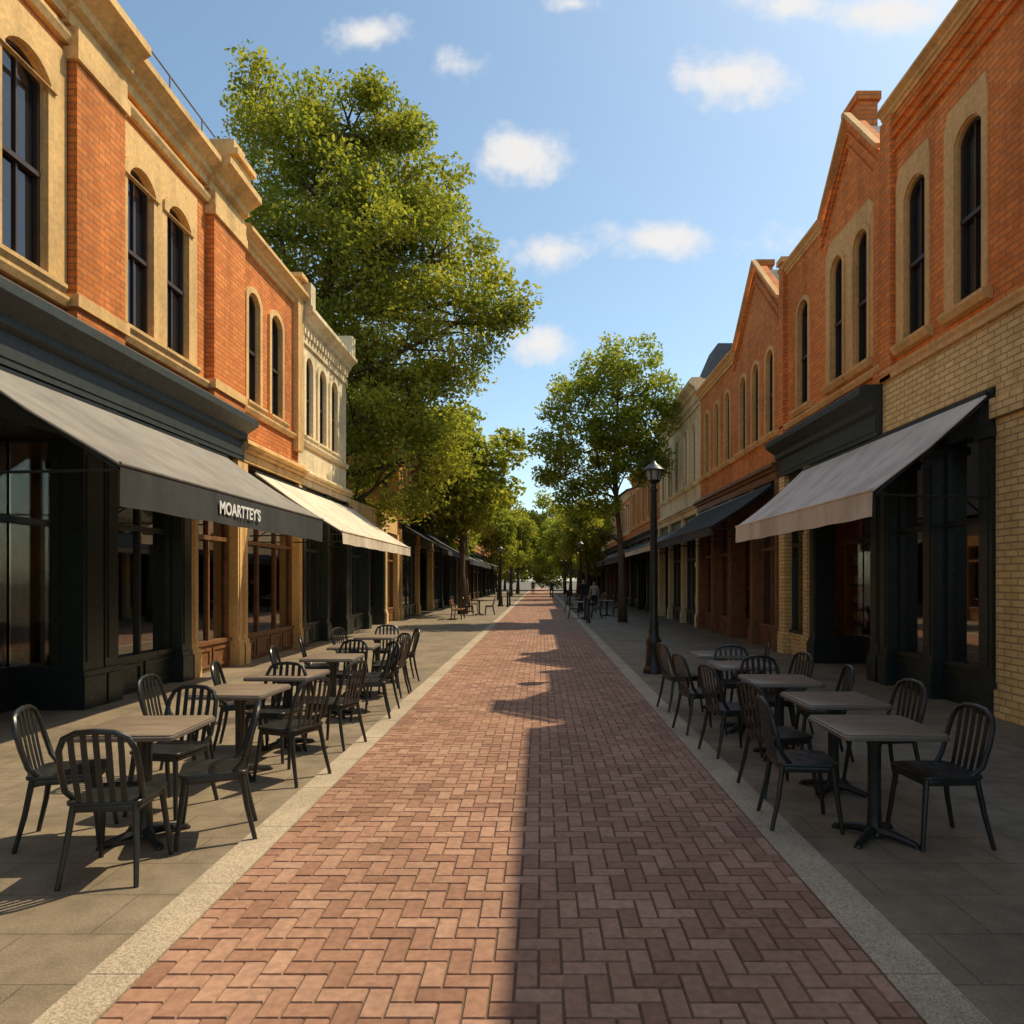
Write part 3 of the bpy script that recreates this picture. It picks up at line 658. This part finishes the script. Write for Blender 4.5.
for px,py,rr,dy in ((285,125,60,0),(262,108,36,.5),(345,114,52,.3),(385,122,42,.5),(408,132,26,-.5),(330,200,78,0),(285,225,60,-1),(390,200,60,.4),(425,195,46,0),(450,232,44,.8),(400,260,72,-1),(488,300,38,0),(458,335,48,-1),(505,325,18,0),(330,310,80,.5),(410,345,62,0),(375,410,66,-.5),(422,405,48,.5),(325,400,60,.5),(395,470,50,0),(360,490,44,.8),(432,455,34,0),(445,385,40,.6),(300,160,60,1),(360,270,70,1)):
    lobes.append((WL(px,py,25+dy,28),rr/28))
tm=tree_mesh('plane_tree',[(-10.2,26,0),(-10,26,2.5),(-9.4,25.8,5.5),(-8.6,25.4,8.5),(-7.8,25.2,11.5),(-7.2,25,14.5),(-7,25,17.5)],lobes,6.0,(.5,.95),270,.16,'leaf',.42)
obj('plane_tree',tm)
lobes=[]
for px,py,rr,dy in ((630,362,34,0),(600,374,32,.4),(655,385,26,-.3),(568,406,28,0),(612,412,40,-.4),(648,425,32,.3),(556,440,24,.2),(588,452,36,0),(632,460,34,.2),(558,472,24,0),(602,495,28,-.3),(648,462,18,0),(576,500,20,.2),(622,438,36,.6)):
    lobes.append((WL(px,py,28.3+dy,24.7),rr/24.7))
tm=tree_mesh('street_tree',[(3.3,28.3,0),(3.28,28.3,1.6),(3.2,28.25,3.2),(3.05,28.3,5),(3.0,28.3,7),(3.1,28.3,9)],lobes,8.5,(.38,.72),400,.15,'leaf2',.15)
obj('street_tree',tm)
def gen_tree(seed,leaf,h=8.5,rad=2.6,size=.22):
    q=random.Random(seed); lobes=[]
    for i in range(10):
        a=q.uniform(0,6.28); d=rad*q.uniform(.3,.72); z=h*q.uniform(.42,.85); s=1-.5*abs(z/h-.6)
        lobes.append(((d*s*math.cos(a),d*s*math.sin(a),z),rad*q.uniform(.36,.5)))
    lobes.append(((0,0,h*.85),rad*.4)); lobes.append(((0,0,h*.6),rad*.55))
    return tree_mesh('street_tree',[(0,0,0),(.05,0,1.5),(0,.05,3),(.1,0,5),(0,0,h*.8)],lobes,8,(.4,.75),230,size,leaf,.16)
A=gen_tree(1,'leaf'); Bt=gen_tree(2,'leaf2'); Ct=gen_tree(5,'leaf')
q=random.Random(9)
for i,(x,y,s) in enumerate(((-3.9,35,1.3),(-4.6,43,1.15),(-3.6,60,1.0),(-3.2,74,1.1),(-2.9,87,1.2),(3.3,50,.9),(3.2,61,1.0),(3.1,74,1.1),(3.0,87,1.2),(-9,37,1.5))):
    obj('street_tree',(A,Bt,Ct)[i%3],None,(x,y,0),q.uniform(0,6.28),s)
lob=[]
for i in range(32):
    x=-22+44*i/31+q.uniform(-.8,.8); y=q.uniform(108,122); h=q.uniform(13,17)
    lob.append(((x,y,h*.50),(q.uniform(2.2,3.0),2.2,h*.46)))
dm=tree_mesh('distant_trees',[(-6,116,0),(-6,116,2),(-6,116,5)],lob,2.6,(.9,1.5),70,.42,'leaf',.2,False)
obj('distant_trees',dm)
# ------------------------------------------------------------ world, sun, camera
sv=Vector((5.86,3.7,9.65)); el=math.asin(sv.normalized().z); rot=math.atan2(sv.x,sv.y)
w=bpy.data.worlds.new("World"); scene.world=w; w.use_nodes=True; nt=w.node_tree; bg=nt.nodes['Background']
sky=N(nt,'ShaderNodeTexSky'); sky.sky_type='NISHITA'; sky.sun_disc=False; sky.sun_elevation=el; sky.sun_rotation=rot; sky.air_density=1.0; sky.dust_density=1.0; sky.ozone_density=1.2
bg.inputs[1].default_value=.15
skc=mixc(nt,1.0,sky.outputs[0],(1.22,1.30,1.18),'MULTIPLY'); nt.links.new(skc,bg.inputs[0])
tc=N(nt,'ShaderNodeTexCoord'); sp=N(nt,'ShaderNodeSeparateXYZ'); nt.links.new(tc.outputs['Generated'],sp.inputs[0])
yy=mth(nt,'MAXIMUM',sp.outputs[1],.02); cx=mth(nt,'DIVIDE',sp.outputs[0],yy); cz=mth(nt,'DIVIDE',sp.outputs[2],yy)
cb=N(nt,'ShaderNodeCombineXYZ'); nt.links.new(cx,cb.inputs[0]); nt.links.new(cz,cb.inputs[1]); pv=cb.outputs[0]
nz=N(nt,'ShaderNodeTexNoise'); nz.inputs['Scale'].default_value=11; nz.inputs['Detail'].default_value=7; nz.inputs['Roughness'].default_value=.62; nt.links.new(pv,nz.inputs['Vector'])
nz2=N(nt,'ShaderNodeTexNoise'); nz2.inputs['Scale'].default_value=30; nz2.inputs['Detail'].default_value=5; nt.links.new(pv,nz2.inputs['Vector'])
tot=None
for px,py,rx,ry,st in ((368,36,50,26,.9),(522,157,60,36,1.15),(470,66,45,18,.4),(548,250,54,26,1.05),(662,240,70,26,1.05),(730,76,76,36,1.15),(790,5,66,26,1.0),(895,12,100,34,1.1),(545,345,48,28,1.0),(575,4,36,14,.8),(750,243,60,18,.5),(850,-160,160,60,1),(300,-200,180,60,1),(600,-300,200,80,1),(1150,150,90,40,1),(-60,120,90,40,1)):
    s1=N(nt,'ShaderNodeVectorMath',operation='SUBTRACT'); nt.links.new(pv,s1.inputs[0]); s1.inputs[1].default_value=((px-541)/700,(580-py)/700,0)
    s2=N(nt,'ShaderNodeVectorMath',operation='MULTIPLY'); nt.links.new(s1.outputs[0],s2.inputs[0]); s2.inputs[1].default_value=(700/rx,700/ry,0)
    s3=N(nt,'ShaderNodeVectorMath',operation='LENGTH'); nt.links.new(s2.outputs[0],s3.inputs[0])
    mk=mth(nt,'MULTIPLY',mth(nt,'SUBTRACT',1.0,s3.outputs['Value']),st)
    tot=mk if tot is None else mth(nt,'MAXIMUM',tot,mk)
d=mth(nt,'ADD',tot,mth(nt,'MULTIPLY',mth(nt,'SUBTRACT',nz.outputs[0],.5),2.4))
d=mth(nt,'ADD',d,mth(nt,'MULTIPLY',mth(nt,'SUBTRACT',nz2.outputs[0],.5),.6))
mr=N(nt,'ShaderNodeMapRange'); mr.interpolation_type='SMOOTHSTEP'; mr.inputs['From Min'].default_value=0; mr.inputs['From Max'].default_value=1.0; nt.links.new(d,mr.inputs['Value'])
gate=mth(nt,'MULTIPLY',mth(nt,'MULTIPLY',mr.outputs[0],.92),mth(nt,'GREATER_THAN',sp.outputs[1],.05))
bg2=N(nt,'ShaderNodeBackground'); bg2.inputs[0].default_value=(.95,.92,.89,1); bg2.inputs[1].default_value=.97
ms=N(nt,'ShaderNodeMixShader'); nt.links.new(gate,ms.inputs[0]); nt.links.new(bg.outputs[0],ms.inputs[1]); nt.links.new(bg2.outputs[0],ms.inputs[2]); nt.links.new(ms.outputs[0],nt.nodes['World Output'].inputs[0])
sl=bpy.data.lights.new('sun','SUN'); sl.energy=5.0; sl.angle=math.radians(.5); sl.color=(1,.86,.62)
so=bpy.data.objects.new('sun',sl); col.objects.link(so); so.rotation_euler=sv.to_track_quat('Z','Y').to_euler(); so.location=(20,10,30)
cam=bpy.data.cameras.new('camera'); co=bpy.data.objects.new('camera',cam); col.objects.link(co)
cam.sensor_width=36; cam.lens=36*700/1024; cam.shift_x=-29/1024; cam.shift_y=68/1024; cam.clip_end=3000; cam.clip_start=.05
co.location=(0,0,1.7); co.rotation_euler=(math.radians(90),0,0); scene.camera=co
scene.view_settings.view_transform='Standard'; scene.view_settings.look='None'; scene.view_settings.exposure=0
